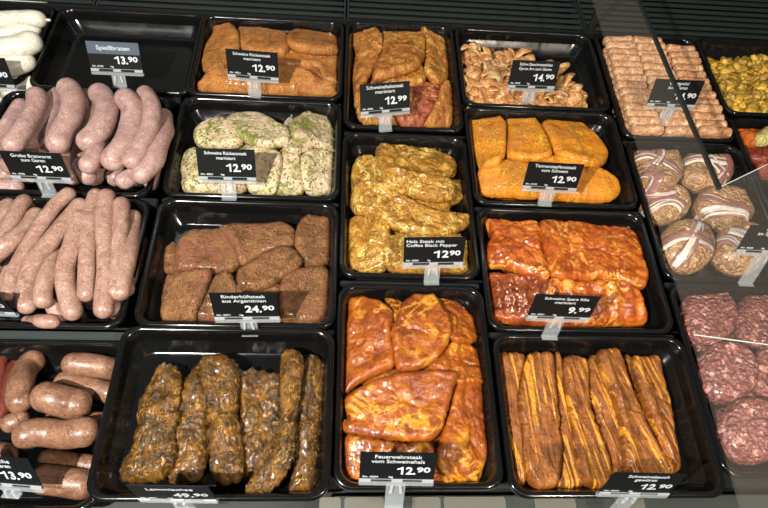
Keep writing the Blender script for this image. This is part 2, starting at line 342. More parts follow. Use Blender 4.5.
def sausage(T, px, rpx, mat, name, label, cat, group, lift=0, amp=.0006, knot=False, zr=None, zmax=.004, km=.8):
    seed = random.random()*50; zt = T.z-.02
    Q = spline(px, 40); zc = np.full(40, zt)
    for it in range(5):
        m = 20; A = at(Q[m][0], Q[m][1], zc[m]); r = rpx*abs((A-CAM)@FW)/F
        P = np.array([at(q[0], q[1], z)[:2] for q, z in zip(Q, zc)])
        if zr is None:
            P = T.keep(P, zc-r*.35, r*km)
        need = []
        for p in P:
            g = np.hypot(T.X-p[0], T.Y-p[1]); ok = g < r*.8
            need.append((T.H[ok]+np.sqrt(r*r-g[ok]**2)).max() if ok.any() else T.z-.04+r)
        need = np.minimum(np.array(need), T.z+zmax+r*.2)
        k = 9; pad = np.r_[[need[:6].mean()]*k, need, [need[-6:].mean()]*k]; hi = np.array([pad[i:i+2*k+1].max() for i in range(40)])
        pad = np.r_[[hi[0]]*k, hi, [hi[-1]]*k]; sm = np.convolve(pad, np.hanning(2*k+3)[1:-1]/np.hanning(2*k+3).sum(), 'valid')
        zc = .4*zc+.6*(sm-r*.18+lift)
    P3 = endspaced(np.c_[P, zc], r, 34); loc = P3[len(P3)//2].copy(); loc[2] = P3[:, 2].min()-r
    V, Fc, uv = tubemesh(name, P3-loc, r, amp, seed)
    o = link(name, mesh(name, V, Fc, uv), M[mat], None, tuple(loc)); tag(o, label, cat, group)
    if knot:
        e = P3[-1]-loc; dr = P3[-1]-P3[-3]; dr /= np.linalg.norm(dr); K = np.array([e-dr*.001, e+dr*.002, e+dr*.0045, e+dr*.007]); kv, kf, ku = tubemesh('k', endspaced(K, .0022, 4), .0026, .0004, seed, 10)
        link('casing_end', mesh('casing_end', kv, kf, ku), M[mat], o)
    for p, z in zip(P, zc):
        g = np.hypot(T.X-p[0], T.Y-p[1]); ok = g < r*.98; T.H[ok] = np.maximum(T.H[ok], z+np.sqrt(r*r-g[ok]**2))
    return o
def crop(ox, oy, s): return lambda pts: [(ox+x/s, oy+y/s) for x, y in pts]

def filler(T, n, r, mat, name, label, g, zb=0):
    for i in range(n):
        x0 = T.cx-T.w/2+.035+i*(T.w-.07)/(n-1); P = np.array([(x0, T.cy-.062, T.z-.0398+r+zb), (x0+.003, T.cy, T.z-.0398+r+zb), (x0, T.cy+.062, T.z-.0398+r+zb)])
        P = endspaced(spline(P, 30), r, 20); V, Fc, uv = tubemesh(name, P-P[10], r, .0005, i, 16); o = link(name, mesh(name, V, Fc, uv), M[mat], None, tuple(P[10])); tag(o, label, 'sausage', g)
        for p in P: q = np.hypot(T.X-p[0], T.Y-p[1]); ok = q < r; T.H[ok] = np.maximum(T.H[ok], p[2]+np.sqrt(r*r-q[ok]**2))

# col/row grid of the counter
XL, XA, XB, XC, XD = -.412, -.137, .0945, .3262, .562
W_, L_, WP, LP = .2605, .203, .2, .266     # landscape trays W_ x L_, upright trays WP x LP
# ---- Spiessbraten (empty) and white sausages, back left
T1 = tray(-.648, .826, W_, L_, 'black tray in the back left corner piled with white sausages')
tray(-.3835, .826, W_, L_, 'empty black tray behind the pink coarse bratwursts')
for zb in (0, .02): filler(T1, 6, .0125, 'white', 'white_sausage', 'white sausage in the bottom layers of the heap', 'white sausages in the back left tray', zb)
for pts, r, lb in [([(-26, 92), (8, 88), (24, 81), (31, 72)], 8, 'white sausage at the very front of the white heap, mostly in shade'),
                   ([(-30, 72), (5, 68), (20, 64), (34, 57)], 9, 'white sausage second from the front, below the thick curved one'),
                   ([(-30, 36), (0, 35), (22, 30), (41, 26)], 7, 'thin white sausage wedged in the middle of the heap'),
                   ([(-30, 52), (0, 50), (22, 47), (40, 37)], 10.5, 'thickest white sausage, curving up at its right end'),
                   ([(-30, 24), (0, 23), (25, 20), (47, 21)], 7.5, 'white sausage second from the back of the heap'),
                   ([(-30, 7), (0, 7), (30, 8), (53, 14)], 8.5, 'white sausage lying furthest back, its end over the tray rim')]:
    sausage(T1, pts, r*1.1, 'white', 'white_sausage', lb, 'sausage', 'white sausages in the back left tray', amp=.0007, knot=(r < 8), zr=1, zmax=.03, lift=.004)

# ---- T2
T = tray(XA, .826, W_, L_, 'black tray at the back with reddish brown pork steaks, left of centre')
f = crop(190, 10, 4.8); g = 'reddish brown marinated pork loin steaks in the back tray'
underlay(T, 4, 2, .023, 'ruecken', 'pork_steak', 'brown pork steak in the lower layer under the others', 'steak', g)
for th, pts, lb, an in [(.020, [(40, 378), (60, 330), (100, 295), (170, 280), (280, 320), (330, 385), (200, 392)], 'brown pork steak at the front left of the back tray, below the standing one', 0),
    (.020, [(300, 320), (420, 268), (560, 290), (620, 330), (700, 350), (722, 402), (600, 404), (430, 400), (310, 395)], 'brown pork steak at the front right, shaded by the price sign', 0),
    (.018, [(400, 195), (560, 190), (700, 205), (725, 260), (715, 350), (640, 335), (600, 280), (430, 270), (380, 230)], 'brown pork steak in the middle right with a frilly fat edge', 0),
    (.019, [(228, 92), (300, 88), (400, 105), (470, 125), (478, 190), (430, 220), (300, 215), (240, 180)], 'brown pork steak in the back middle with a yellow fat corner', 0),
    (.019, [(470, 130), (490, 105), (540, 97), (640, 112), (705, 135), (712, 180), (700, 205), (580, 205), (500, 190), (470, 165)], 'brown pork steak in the back right corner', 0),
    (.020, [(108, 80), (180, 62), (225, 95), (240, 150), (225, 220), (160, 280), (90, 302), (55, 270), (48, 220), (75, 170), (110, 110)], 'smooth oval brown pork steak standing on the left side', 60)]:
    slab(T, f(pts), th, 'ruecken', 'pork_steak', lb, 'steak', g, an, amp=.001)

# ---- T3
T = tray(XB, .7985, WP, LP, 'upright black tray at the back centre with orange neck steaks')
f = crop(340, 10, 3.907); g = 'orange pork neck steaks in the back centre tray'
underlay(T, 2, 3, .024, 'nacken', 'neck_steak', 'orange neck steak in the lower layer under the others', 'steak', g)
for th, pts, lb, mt, an in [(.018, [(60, 325), (150, 300), (260, 330), (250, 430), (150, 440), (78, 428)], 'orange neck steak at the front left, mostly behind the price sign', 'nacken', 0),
    (.018, [(200, 380), (220, 292), (310, 285), (400, 290), (430, 330), (380, 400), (330, 450), (240, 447)], 'reddish neck steak with a pale fold right of the price sign', 'nackenrot', 45),
    (.016, [(400, 290), (430, 285), (438, 350), (437, 445), (400, 452), (332, 450), (350, 410), (380, 350)], 'orange neck steak in the front right corner', 'nacken', 90),
    (.018, [(130, 260), (160, 200), (240, 180), (320, 220), (335, 275), (300, 295), (220, 300), (140, 295)], 'orange neck steak half hidden in the middle of the pile', 'nacken', 0),
    (.020, [(165, 85), (260, 62), (320, 80), (335, 130), (325, 200), (290, 235), (200, 260), (130, 280), (135, 225), (160, 170)], 'large orange neck steak on top in the back middle', 'nacken', 20),
    (.021, [(50, 95), (110, 70), (150, 80), (168, 130), (150, 190), (120, 250), (95, 290), (55, 320), (52, 230), (60, 170), (45, 130)], 'long orange neck steak along the left side', 'nacken', 80),
    (.020, [(315, 60), (345, 47), (385, 70), (415, 120), (435, 180), (425, 230), (415, 280), (370, 285), (330, 240), (335, 180), (335, 110)], 'orange neck steak along the right side with glossy yellow fat', 'nacken', 80)]:
    slab(T, f(pts), th, mt, 'neck_steak', lb, 'steak', g, an, amp=.0026, er=.010, groove=.0025, wobble=.002)

# ---- T4 gyros strips: loose strips tossed in a heap
T = tray(XC, .8275, W_, L_, 'black tray at the back with a heap of orange gyros strips')
f = crop(455, 25, 5.486); outl = f([(30, 150), (60, 100), (130, 50), (190, 95), (260, 100), (400, 90), (450, 145), (560, 155), (640, 235), (735, 350), (700, 415), (90, 405), (50, 370), (30, 230)])
def rag(L, w, th, seed, fold):
    nu, nv = 15, 8; V = []; Fc = []; uv = []
    for sgn in (1, -1):
        for i in range(nu):
            u = i/(nu-1); cw = w*(math.sin(math.pi*min(max(u, .03), .97))**.45)
            for j in range(nv):
                v = j/(nv-1)*2-1; x = (u-.5)*L; y = v*cw/2+fold*math.sin(u*4+seed)*.5
                z = fold*math.sin(u*6+seed*2)+.002*mn.noise((x*90, y*120, seed))+sgn*th/2*math.sqrt(max(.02, 1-v*v))*math.sin(math.pi*min(max(u, .05), .95))**.4
                V.append((x, y, z)); uv.append((x, y))
    o = nu*nv
    for i in range(nu-1):
        for j in range(nv-1):
            a = i*nv+j; Fc.append((a, a+1, a+nv+1, a+nv)); Fc.append((o+a, o+a+nv, o+a+nv+1, o+a+1))
    for i in range(nu-1):
        for j in (0, nv-1): a = i*nv+j; Fc.append((a, a+nv, o+a+nv, o+a))
    for j in range(nv-1):
        for i in (0, nu-1): a = i*nv+j; Fc.append((a, a+1, o+a+1, o+a))
    return mesh('gyros_strip', V, Fc, uv)
def scatter(T, outl, protos, n, zt, group, label, cat, rad, rise, tilt=.35, ztop=0.002, pick=None):
    W = np.array([at(x, y, zt)[:2] for x, y in outl]); W[:, 0] = np.clip(W[:, 0], T.cx-T.w/2+.014, T.cx+T.w/2-.014); W[:, 1] = np.clip(W[:, 1], T.cy-T.l/2+.014, T.cy+T.l/2-.014)
    lo, hi = W.min(0), W.max(0); k = 0; tries = 0
    while k < n and tries < n*40:
        tries += 1; p = lo+rng.random(2)*(hi-lo)
        if not inside(W, np.array([p[0]]), np.array([p[1]]))[0]: continue
        if dist(W, p[0], p[1]) < rad*.55: continue
        if rng.random() < .8:
            for _ in range(5):
                p2 = lo+rng.random(2)*(hi-lo)
                if inside(W, np.array([p2[0]]), np.array([p2[1]]))[0] and dist(W, p2[0], p2[1]) > rad*.55 and T.samp(T.H, p2[0], p2[1]) < T.samp(T.H, p[0], p[1]): p = p2
        g = np.hypot(T.X-p[0], T.Y-p[1]); ok = g < rad; z = float(np.mean(T.H[ok]))
        if z > ztop-rise*.5 and tries < n*30: continue
        i = pick(k) if pick else int(rng.integers(len(protos))); src = protos[i]
        o = src if 'used' not in src else src.copy()
        if o is not src: C.objects.link(o)
        src['used'] = 1
        o.location = (p[0], p[1], z+rise*.5); o.rotation_euler = (rng.uniform(-tilt, tilt), rng.uniform(-tilt, tilt), rng.uniform(0, 6.28)); s = rng.uniform(.85, 1.2); o.scale = (s, s, s)
        if k >= len(protos) or True: tag(o, label[i] if isinstance(label, list) else label, cat, group)
        T.H[ok] = np.maximum(T.H[ok], z+rise*(1-(g[ok]/rad)**2)); k += 1
    for s in protos:
        if 'used' in s: del s['used']
protos = [link('gyros_strip', rag(rng.uniform(.036, .056), rng.uniform(.014, .021), .007, i*1.7, .004), M['gyros']) for i in range(7)]
scatter(T, outl, protos, 290, .008, 'loose gyros strips in a heap', 'small curled strip of orange gyros meat in the heap at the back', 'meat strip', .0125, .0095, .5, .022)

# ---- T5 cevapcici
T5 = tray(XD, .8, WP, LP, 'upright black tray packed with rows of small minced rolls')
def roll(i):
    n = 16; P = np.stack([np.linspace(-.0285, .0285, n), .0014*np.sin(np.linspace(0, 3, n)+i), np.zeros(n)], 1)
    V, Fc, uv = tubemesh('minced_roll', endspaced(P, .006, 12), .0094, .0014, i*3.3, 14, .7, False); return mesh('minced_roll', V, Fc, uv)
rm = [roll(i) for i in range(5)]
for me in rm: me.materials.append(M['cevap']); me.polygons.foreach_set('use_smooth', [True]*len(me.polygons))
for lay, (zz, ys) in enumerate(((-.0304, 12), (-.0140, 13), (.0026, 14))):
    for j in range(ys):
        for i in range(3):
            y = T5.cy-.1045-lay*.0055+j*.0172
            if lay == 2 and (j > 12 and i == 2): continue
            if y > T5.cy+T5.l/2-.024+lay*.0085: continue
            o = bpy.data.objects.new('minced_roll', rm[int(rng.integers(5))]); C.objects.link(o)
            o.location = (T5.cx-.0565-lay*.001+i*(.0565+lay*.001)+rng.uniform(-.002, .002)+lay*.0005, y+rng.uniform(-.0015, .0015), zz+rng.uniform(-.001, .001)); o.rotation_euler = (rng.uniform(0, 6), 0, rng.uniform(-.07, .07))
            tag(o, 'short pale minced meat roll lying in the packed rows of the tray', 'meat roll', 'minced rolls packed in rows')

# ---- T6 potato pan
T = tray(.7935, .8335, W_, L_, 'black tray in the back right corner with golden potatoes and herbed meat')
def chunk(seed, sx, sy, sz, name, mat):
    bm = bmesh.new(); bmesh.ops.create_icosphere(bm, subdivisions=3, radius=1)
    for v in bm.verts:
        c = v.co.normalized(); m = max(abs(c.x), abs(c.y), abs(c.z)); c = c*(.55+.45/m*.8); k = 1+.28*fbm(c.x*1.3+seed, c.y*1.3, c.z*1.3, 2); v.co = Vector((c.x*sx*k, c.y*sy*k, c.z*sz*k))
    return bmobj(name, bm, M[mat], smooth=True)
pr = [chunk(i*5.1, .010, .0075, .0055, 'potato_wedge', 'potato') for i in range(3)]+[chunk(i*3.7+20, .0125, .009, .006, 'meat_chunk', 'pfanne') for i in range(4)]
f = crop(690, 30, 6.346)
scatter(T, f([(65, 85), (130, 75), (200, 100), (280, 95), (350, 105), (430, 85), (560, 90), (900, 110), (1000, 500), (560, 500), (250, 490), (190, 430), (140, 320), (60, 130)]), pr, 290, .006, 'golden potato and meat pieces in the back right tray',
        ['golden potato wedge in the herbed mix in the back right corner']*3+['olive brown herbed meat chunk in the mix in the back right corner']*4, 'food piece', .0105, .0105, .6, .018, pick=lambda k: int(rng.choice(7, p=[.1, .1, .1, .175, .175, .175, .175])))
# ---- T7
T = tray(.7935, .6245, W_, L_, 'black tray at the right edge with orange and dark red pieces')
f = crop(710, 100, 5.08)
for th, pts, lb, mt in [(.02, [(225, 330), (250, 308), (330, 305), (400, 340), (380, 390), (280, 390)], 'dark red meat piece nearest the glass corner at the right edge', 'darkred'),
    (.02, [(150, 205), (230, 225), (300, 240), (360, 290), (300, 320), (200, 310), (165, 260)], 'dark red glossy meat piece below the orange one at the right edge', 'darkred'),
    (.022, [(105, 118), (150, 98), (230, 100), (300, 120), (300, 190), (230, 235), (160, 205), (125, 160)], 'orange spiced meat piece in the back corner of the right edge tray', 'orange'),
    (.02, [(300, 120), (380, 110), (440, 160), (400, 220), (310, 220)], 'orange meat piece right of the pale green one', 'orange'),
    (.018, [(232, 185), (260, 152), (310, 140), (340, 180), (320, 215), (250, 222)], 'pale yellow green piece resting on the orange meat', 'palegreen')]:
    slab(T, f(pts), th, mt, 'meat_piece', lb, 'meat', 'orange and red meat pieces at the right edge', amp=.0018)

# ---- T8 coarse bratwurst
T = tray(XL, .6165, W_, L_, 'black tray on the left heaped with thick pink coarse bratwursts')
g = 'thick pink coarse bratwursts'
filler(T, 7, .0145, 'grobe', 'bratwurst', 'pink coarse bratwurst in the bottom layer of the heap', g)
for pts, r, lb in [([(-12, 186), (5, 187), (24, 188)], 9, 'pink bratwurst end under the price sign at the left edge'),
    ([(60, 150), (68, 168), (74, 183)], 9, 'pink bratwurst end showing just right of the price sign'),
    ([(78, 160), (85, 172), (92, 182)], 9, 'short pink bratwurst end between the front ones'),
    ([(155, 186), (161, 165), (163, 148)], 8.5, 'pink bratwurst low against the right tray wall'),
    ([(116, 184), (128, 178), (144, 166)], 10, 'pink bratwurst end low at the front right'),
    ([(84, 172), (98, 152), (114, 128)], 10, 'pink bratwurst under the two thick curved ones'),
    ([(-14, 150), (-3, 126), (11, 106)], 9, 'pink bratwurst furthest left in its tray'),
    ([(78, 84), (89, 101), (87, 122), (80, 140)], 10, 'pink bratwurst tucked behind the thickest upright one'),
    ([(25, 101), (13, 120), (3, 137), (-6, 156)], 9.5, 'pink bratwurst second from the left'),
    ([(54, 87), (56, 102), (45, 126), (27, 146), (5, 172)], 10.5, 'long pink bratwurst slanting down behind the price sign'),
    ([(36, 91), (37, 106), (24, 130), (8, 152)], 11, 'pink bratwurst third from the left with a round top end'),
    ([(167, 112), (167, 131), (157, 157), (135, 181)], 10.5, 'pink bratwurst furthest right, along the tray wall'),
    ([(143, 91), (152, 108), (149, 133), (129, 169)], 10, 'slim pink bratwurst second from the right'),
    ([(65, 83), (73, 99), (71, 118), (60, 138), (56, 152)], 12.5, 'thickest pink bratwurst, upright in the middle of the heap'),
    ([(95, 88), (107, 106), (101, 128), (81, 149)], 12.5, 'thick pink bratwurst curling left below the empty tray sign'),
    ([(121, 93), (134, 113), (128, 141), (106, 168)], 12.5, 'thick curved pink bratwurst third from the right')]:
    sausage(T, pts, r*.93, 'grobe', 'bratwurst', lb, 'sausage', g, zmax=.034, km=.1)
# ---- T13 thin bratwurst
T = tray(XL+.005, .4105, W_, L_, 'black tray at the left with long slim bratwursts')
g = 'long slim bratwursts'
filler(T, 9, .0115, 'thin', 'slim_bratwurst', 'slim bratwurst in the bottom layer under the long ones', g)
for pts, r, lb in [([(52, 300), (58, 312), (66, 321)], 9, 'slim bratwurst end low in front between the long ones'),
    ([(112, 300), (116, 308), (118, 316)], 9, 'round slim bratwurst end in the front right corner'),
    ([(20, 320), (40, 321), (60, 322)], 7, 'slim bratwurst lying crosswise along the front wall'),
    ([(139, 232), (136, 262), (128, 296)], 8, 'slim bratwurst against the right wall with its round end up'),
    ([(134, 211), (131, 244), (124, 277), (120, 300)], 8.5, 'slim bratwurst second from the right wall'),
    ([(8, 188), (10, 208), (0, 228), (-16, 250)], 8.5, 'slim bratwurst in the back left, below the coarse bratwurst sign'),
    ([(38, 191), (23, 203), (10, 225), (-8, 248)], 8, 'slim bratwurst with a bent end near the coarse bratwurst sign'),
    ([(37, 205), (24, 228), (5, 250), (-14, 268)], 9.5, 'thicker slim bratwurst slanting to the left edge'),
    ([(60, 214), (34, 246), (12, 272), (0, 292)], 8, 'slim bratwurst lying deeper between two slanting ones'),
    ([(122, 199), (121, 230), (117, 270), (115, 300)], 8.5, 'slim bratwurst third from the right wall, straight'),
    ([(79, 220), (57, 254), (45, 284), (43, 308)], 8.5, 'short slim bratwurst curving down in the middle'),
    ([(74, 190), (54, 208), (33, 240), (14, 275), (8, 300)], 8, 'long slim bratwurst slanting from the back to the front left sign'),
    ([(85, 200), (57, 234), (34, 264), (26, 292), (28, 313)], 9, 'long slim bratwurst right beside the slanting one'),
    ([(82, 212), (72, 250), (68, 285), (76, 321)], 9.5, 'slim bratwurst reaching furthest over the front rim, left one'),
    ([(100, 186), (91, 214), (88, 254), (89, 304)], 8.5, 'slim bratwurst with a brown knotted back end'),
    ([(107, 190), (105, 227), (107, 265), (103, 318)], 9.5, 'straight thick one of the slim bratwursts, lit along its full length')]:
    sausage(T, pts, r, 'thin', 'slim_bratwurst', lb, 'sausage', g, amp=.0005, zmax=.014, km=.3)
# ---- T18 brown bratwurst
T = tray(XL+.018, .195, W_, L_, 'black tray in the front left corner with brown bratwursts', -.007)
g = 'short thick brown bratwursts'
for pts, r, lb, mt in [([(1, 352), (0, 378), (-3, 410)], 8, 'red brown sausage at the very left edge', 'redsaus'),
    ([(17, 360), (8, 393), (-2, 426)], 7.5, 'thin red brown sausage leaning beside the upright brown bratwurst', 'redsaus'),
    ([(45, 419), (75, 421), (116, 423)], 10, 'brown bratwurst mostly hidden in the middle of the heap', 'brown'),
    ([(8, 434), (18, 422), (28, 412)], 10, 'brown bratwurst end behind the front left one', 'brown'),
    ([(-20, 458), (-2, 455), (16, 458)], 13, 'brown bratwurst just behind the front left price sign', 'brown'),
    ([(55, 380), (85, 386), (124, 397)], 11, 'brown bratwurst second from the back, half covered', 'brown'),
    ([(62, 364), (90, 365), (128, 372)], 11.5, 'brown bratwurst lying crosswise furthest back', 'brown'),
    ([(38, 457), (65, 461), (108, 466)], 9.5, 'slim dark brown bratwurst below the big crosswise one', 'brown'),
    ([(30, 478), (60, 481), (98, 487)], 14.5, 'brown bratwurst nearest the front, right of the price sign', 'brown'),
    ([(45, 354), (27, 372), (19, 396), (25, 410)], 12, 'brown bratwurst curving upright at the back left', 'brown'),
    ([(33, 393), (58, 400), (90, 408)], 15.5, 'thick brown bratwurst lying across the upright one', 'brown'),
    ([(12, 442), (36, 431), (68, 434), (101, 431)], 14.5, 'long thick brown bratwurst with a square shade on it', 'brown')]:
    sausage(T, pts, r, mt, 'brown_bratwurst' if mt == 'brown' else 'red_sausage', lb, 'sausage', g if mt == 'brown' else 'red brown sausages', amp=.0007, km=.05, zmax=.006)

# ---- T9 herb steaks
T = tray(XA, .6205, W_, L_, 'black tray with pale pork steaks in green herbs')
f = crop(160, 90, 4.042); g = 'pale pork steaks with green herbs'
underlay(T, 4, 2, .019, 'herb', 'herb_steak', 'pale herb steak in the lower layer under the others', 'steak', g)
for th, pts, lb, an in [(.018, [(85, 300), (105, 250), (150, 235), (200, 270), (230, 400), (100, 404), (88, 350)], 'pale herb steak in the front left corner, left of its price sign', 90),
    (.016, [(150, 270), (230, 250), (310, 290), (350, 402), (200, 405)], 'pale herb steak behind the price sign at the front', 0),
    (.017, [(490, 240), (540, 220), (575, 260), (582, 402), (530, 418), (465, 412), (480, 330)], 'narrow pale herb steak between two in the front row', 90),
    (.018, [(330, 260), (400, 225), (460, 240), (492, 270), (490, 330), (465, 410), (370, 412), (340, 350)], 'pale herb steak with a square shade right of the price sign', 90),
    (.014, [(500, 140), (540, 110), (570, 180), (620, 235), (560, 255), (500, 235)], 'pale yellow herb steak peeping out under the back right one', 0),
    (.018, [(140, 160), (200, 125), (270, 120), (310, 160), (330, 215), (250, 235), (180, 230), (145, 215)], 'pale herb steak in the back left', 0),
    (.018, [(270, 120), (300, 100), (400, 95), (470, 130), (525, 165), (520, 210), (460, 230), (400, 228), (330, 200), (290, 160)], 'darker green herb steak in the back middle', 0),
    (.018, [(525, 140), (560, 110), (600, 88), (660, 95), (700, 150), (718, 200), (715, 245), (660, 245), (600, 218), (540, 200)], 'round pale herb steak in the back right corner', 0),
    (.018, [(570, 270), (600, 245), (660, 242), (715, 270), (718, 350), (700, 408), (640, 422), (590, 412), (572, 350)], 'pale herb steak in the front right corner with a white fat tip', 90)]:
    slab(T, f(pts), th, 'herb', 'herb_steak', lb, 'steak', g, an, amp=.0016, freq=45)

# ---- T10 coffee pepper
T = tray(XB, .5245, WP, LP, 'upright black tray in the centre with yellow brown peppered steaks')
f = crop(335, 130, 3.175); g = 'yellow brown pepper neck steaks in the centre tray'
underlay(T, 2, 3, .023, 'coffee', 'pepper_steak', 'yellow brown steak in the lower layer under the others', 'steak', g)
for th, pts, lb, an in [(.018, [(35, 300), (90, 265), (160, 285), (180, 340), (165, 440), (60, 450), (38, 400)], 'yellow brown steak in the front left corner', 80),
    (.018, [(160, 350), (240, 325), (380, 330), (425, 360), (430, 430), (400, 455), (230, 455), (160, 430)], 'yellow brown steak at the front behind its price sign', 0),
    (.018, [(55, 120), (80, 85), (140, 90), (200, 130), (190, 190), (120, 230), (60, 230), (50, 170)], 'yellow brown steak on the back left', 60),
    (.018, [(240, 165), (330, 160), (410, 165), (408, 215), (370, 240), (340, 300), (250, 260), (210, 200)], 'yellow brown steak at the right middle', -20),
    (.019, [(130, 60), (160, 35), (240, 38), (330, 70), (385, 100), (380, 140), (320, 160), (250, 165), (160, 140), (130, 100)], 'yellow brown steak lying furthest back', -15),
    (.018, [(150, 130), (200, 120), (280, 140), (370, 160), (375, 215), (300, 220), (220, 200), (160, 175)], 'yellow brown steak below the furthest one with a bone coloured fat line', -15),
    (.02, [(50, 200), (80, 165), (150, 165), (230, 215), (320, 255), (430, 270), (425, 300), (360, 335), (280, 335), (200, 320), (120, 270), (60, 260)], 'long yellow brown steak lying diagonally on top, pointed to the right', -30)]:
    slab(T, f(pts), th, 'coffee', 'pepper_steak', lb, 'steak', g, an, amp=.0032, freq=75, aniso=1.8, er=.010, groove=.003, gfreq=40, wobble=.002)

# ---- T11 bright orange
T = tray(XC, .6225, W_, L_, 'black tray with five bright orange pork steaks')
f = crop(460, 100, 4.042); g = 'bright orange pork steaks'
underlay(T, 3, 2, .022, 'tannen', 'orange_steak', 'bright orange steak in the lower layer under the others', 'steak', g)
for th, pts, lb, an in [(.02, [(70, 290), (120, 255), (220, 245), (300, 280), (330, 385), (200, 390), (95, 378), (72, 330)], 'bright orange steak in the front left, left of the price sign', 0),
    (.02, [(300, 270), (350, 230), (450, 240), (540, 270), (620, 310), (648, 350), (640, 385), (580, 410), (420, 402), (320, 392)], 'orange brown shaded steak in the front right, right of the price sign', -10),
    (.021, [(325, 100), (370, 75), (430, 65), (480, 90), (540, 140), (595, 210), (590, 250), (540, 272), (450, 255), (380, 215), (350, 150)], 'large bright orange steak in the back right', -30),
    (.021, [(185, 80), (230, 42), (280, 55), (330, 110), (370, 200), (360, 235), (290, 250), (210, 240), (185, 210), (190, 140)], 'bright orange steak in the back middle', -60),
    (.021, [(25, 65), (70, 40), (130, 50), (180, 85), (188, 140), (180, 230), (150, 265), (90, 275), (55, 220), (35, 150)], 'bright orange oval steak in the back left corner', 80)]:
    slab(T, f(pts), th, 'tannen', 'orange_steak', lb, 'steak', g, an, amp=.0011, freq=50)

# ---- T12 bacon wrapped
T12 = tray(XD, .5295, WP, LP, 'upright black tray on the right with bacon wrapped patties')
f = crop(615, 130, 3.275); g = 'bacon wrapped minced patties'
def ell(cx, cy, a, b, rot=0, n=14):
    return [(cx+a*math.cos(t)*math.cos(rot)-b*math.sin(t)*math.sin(rot), cy+a*math.cos(t)*math.sin(rot)+b*math.sin(t)*math.cos(rot)) for t in np.linspace(0, 2*math.pi, n, endpoint=False)]
def bacon(T, px, w, parent, E):
    zt = 0; q = spline(px, 60); poly = np.array(E); cc = poly.mean(0); poly = cc+(poly-cc)*.95; q = q[inside(poly, q[:, 0], q[:, 1])]; px = q[::max(1, len(q)//7)]
    for _ in range(2):
        P = spline([at(x, y, zt)[:2] for x, y in px], 26); zt = float(np.mean(T.samp(T.H, P[:, 0], P[:, 1])))
    tn = np.gradient(P, axis=0); tn /= np.linalg.norm(tn, axis=1)[:, None]; nm = np.stack([-tn[:, 1], tn[:, 0]], 1); s = np.r_[0, np.cumsum(np.linalg.norm(np.diff(P, axis=0), axis=1))]
    V = []; uv = []; nv = 11; sd = random.random()*9; Hb = blur(T.H, 1, 1); up = np.asarray(parent.location)
    for lay in (1, 0):
        for i in range(26):
            ww = w*(1+.12*mn.noise((s[i]*60, sd, 0)))
            for j in range(nv):
                v = j/(nv-1)*2-1; p = P[i]+nm[i]*v*ww/2; h = float(T.samp(np.maximum(T.H, Hb), p[0], p[1]))
                z = h+(.0028+.0008*mn.noise((p[0]*150, p[1]*150, sd)) if lay else .0002)-(.0012 if abs(v) > .95 and lay else 0); V.append((p[0]-up[0], p[1]-up[1], z-up[2])); uv.append((s[i], v*ww/2))
    Fc = []; o = 26*nv
    for i in range(25):
        for j in range(nv-1):
            a = i*nv+j; Fc.append((a, a+1, a+nv+1, a+nv)); Fc.append((o+a, o+a+nv, o+a+nv+1, o+a+1))
        for j in (0, nv-1): a = i*nv+j; Fc.append((a, a+nv, o+a+nv, o+a))
    for j in range(nv-1):
        for i in (0, 25): a = i*nv+j; Fc.append((a, a+1, o+a+1, o+a))
    return link('bacon_strip', mesh('bacon_strip', V, Fc, uv), M['bacon'], parent)
for (cx, cy, a, b, ro), lb, strips in [
    ((165, 238, 84, 62, .1), 'bacon wrapped patty half covered at the left wall', [[(98, 195), (150, 215), (205, 205)], [(95, 262), (170, 248), (235, 280)]]),
    ((300, 128, 90, 66, .1), 'bacon wrapped patty in the back right, crossed by the glass edge', [[(212, 92), (290, 98), (372, 112)], [(340, 68), (368, 120), (330, 182)], [(300, 85), (350, 140), (398, 160)]]),
    ((135, 118, 90, 76, .4), 'bacon wrapped patty in the back left corner', [[(145, 42), (150, 85), (125, 125)], [(105, 120), (135, 150), (130, 190)], [(52, 68), (130, 88), (218, 160)]]),
    ((415, 385, 92, 84, .1), 'bacon wrapped patty at the front right, partly behind the price sign', [[(325, 350), (370, 365), (420, 420)], [(380, 320), (430, 345), (490, 350)]]),
    ((362, 250, 98, 66, .2), 'bacon wrapped patty in the middle right', [[(265, 268), (350, 280), (440, 300)], [(285, 200), (340, 232), (400, 255), (462, 285)]]),
    ((238, 378, 92, 86, .1), 'bacon wrapped patty in the front left corner with a crossed bacon knot', [[(148, 370), (230, 355), (325, 395)], [(270, 302), (250, 370), (195, 455)]])]:
    o = slab(T12, f(ell(cx, cy, a, b, ro)), .038, 'burger', 'bacon_wrapped_patty', lb, 'patty', g, 0, er=.024, amp=.0012, freq=150, wobble=.0006, z0=-.01)
    for s_ in strips: bacon(T12, f(s_), .0175, o, f(ell(cx, cy, a, b, ro)))
# ---- T17 mince patties
T = tray(XD, .2605, WP, LP, 'upright black tray in the front right corner with raw mince patties')
g = 'round raw mince patties'
underlay(T, 2, 3, .021, 'mince', 'mince_patty', 'red mince patty in the lower layer under the others', 'patty', g, .024)
for cx, cy, r, lb in [(762, 320, 29, 'red mince patty at the right edge behind the others'), (779, 372, 30, 'red mince patty cut off at the right edge, middle row'), (708, 316, 29.5, 'red mince patty at the back left of its tray'), (795, 436, 33, 'sliver of a red mince patty at the right edge in the front row'),
    (727, 372, 31.5, 'red mince patty in the middle, overlapping the back left one'), (751, 431, 34.5, 'red mince patty nearest the front right corner of the photo')]:
    slab(T, ell(cx, cy, r, r*.98), .02, 'mince', 'mince_patty', lb, 'patty', g, er=.011, amp=.0013, freq=210, wobble=.001, stiff=9)

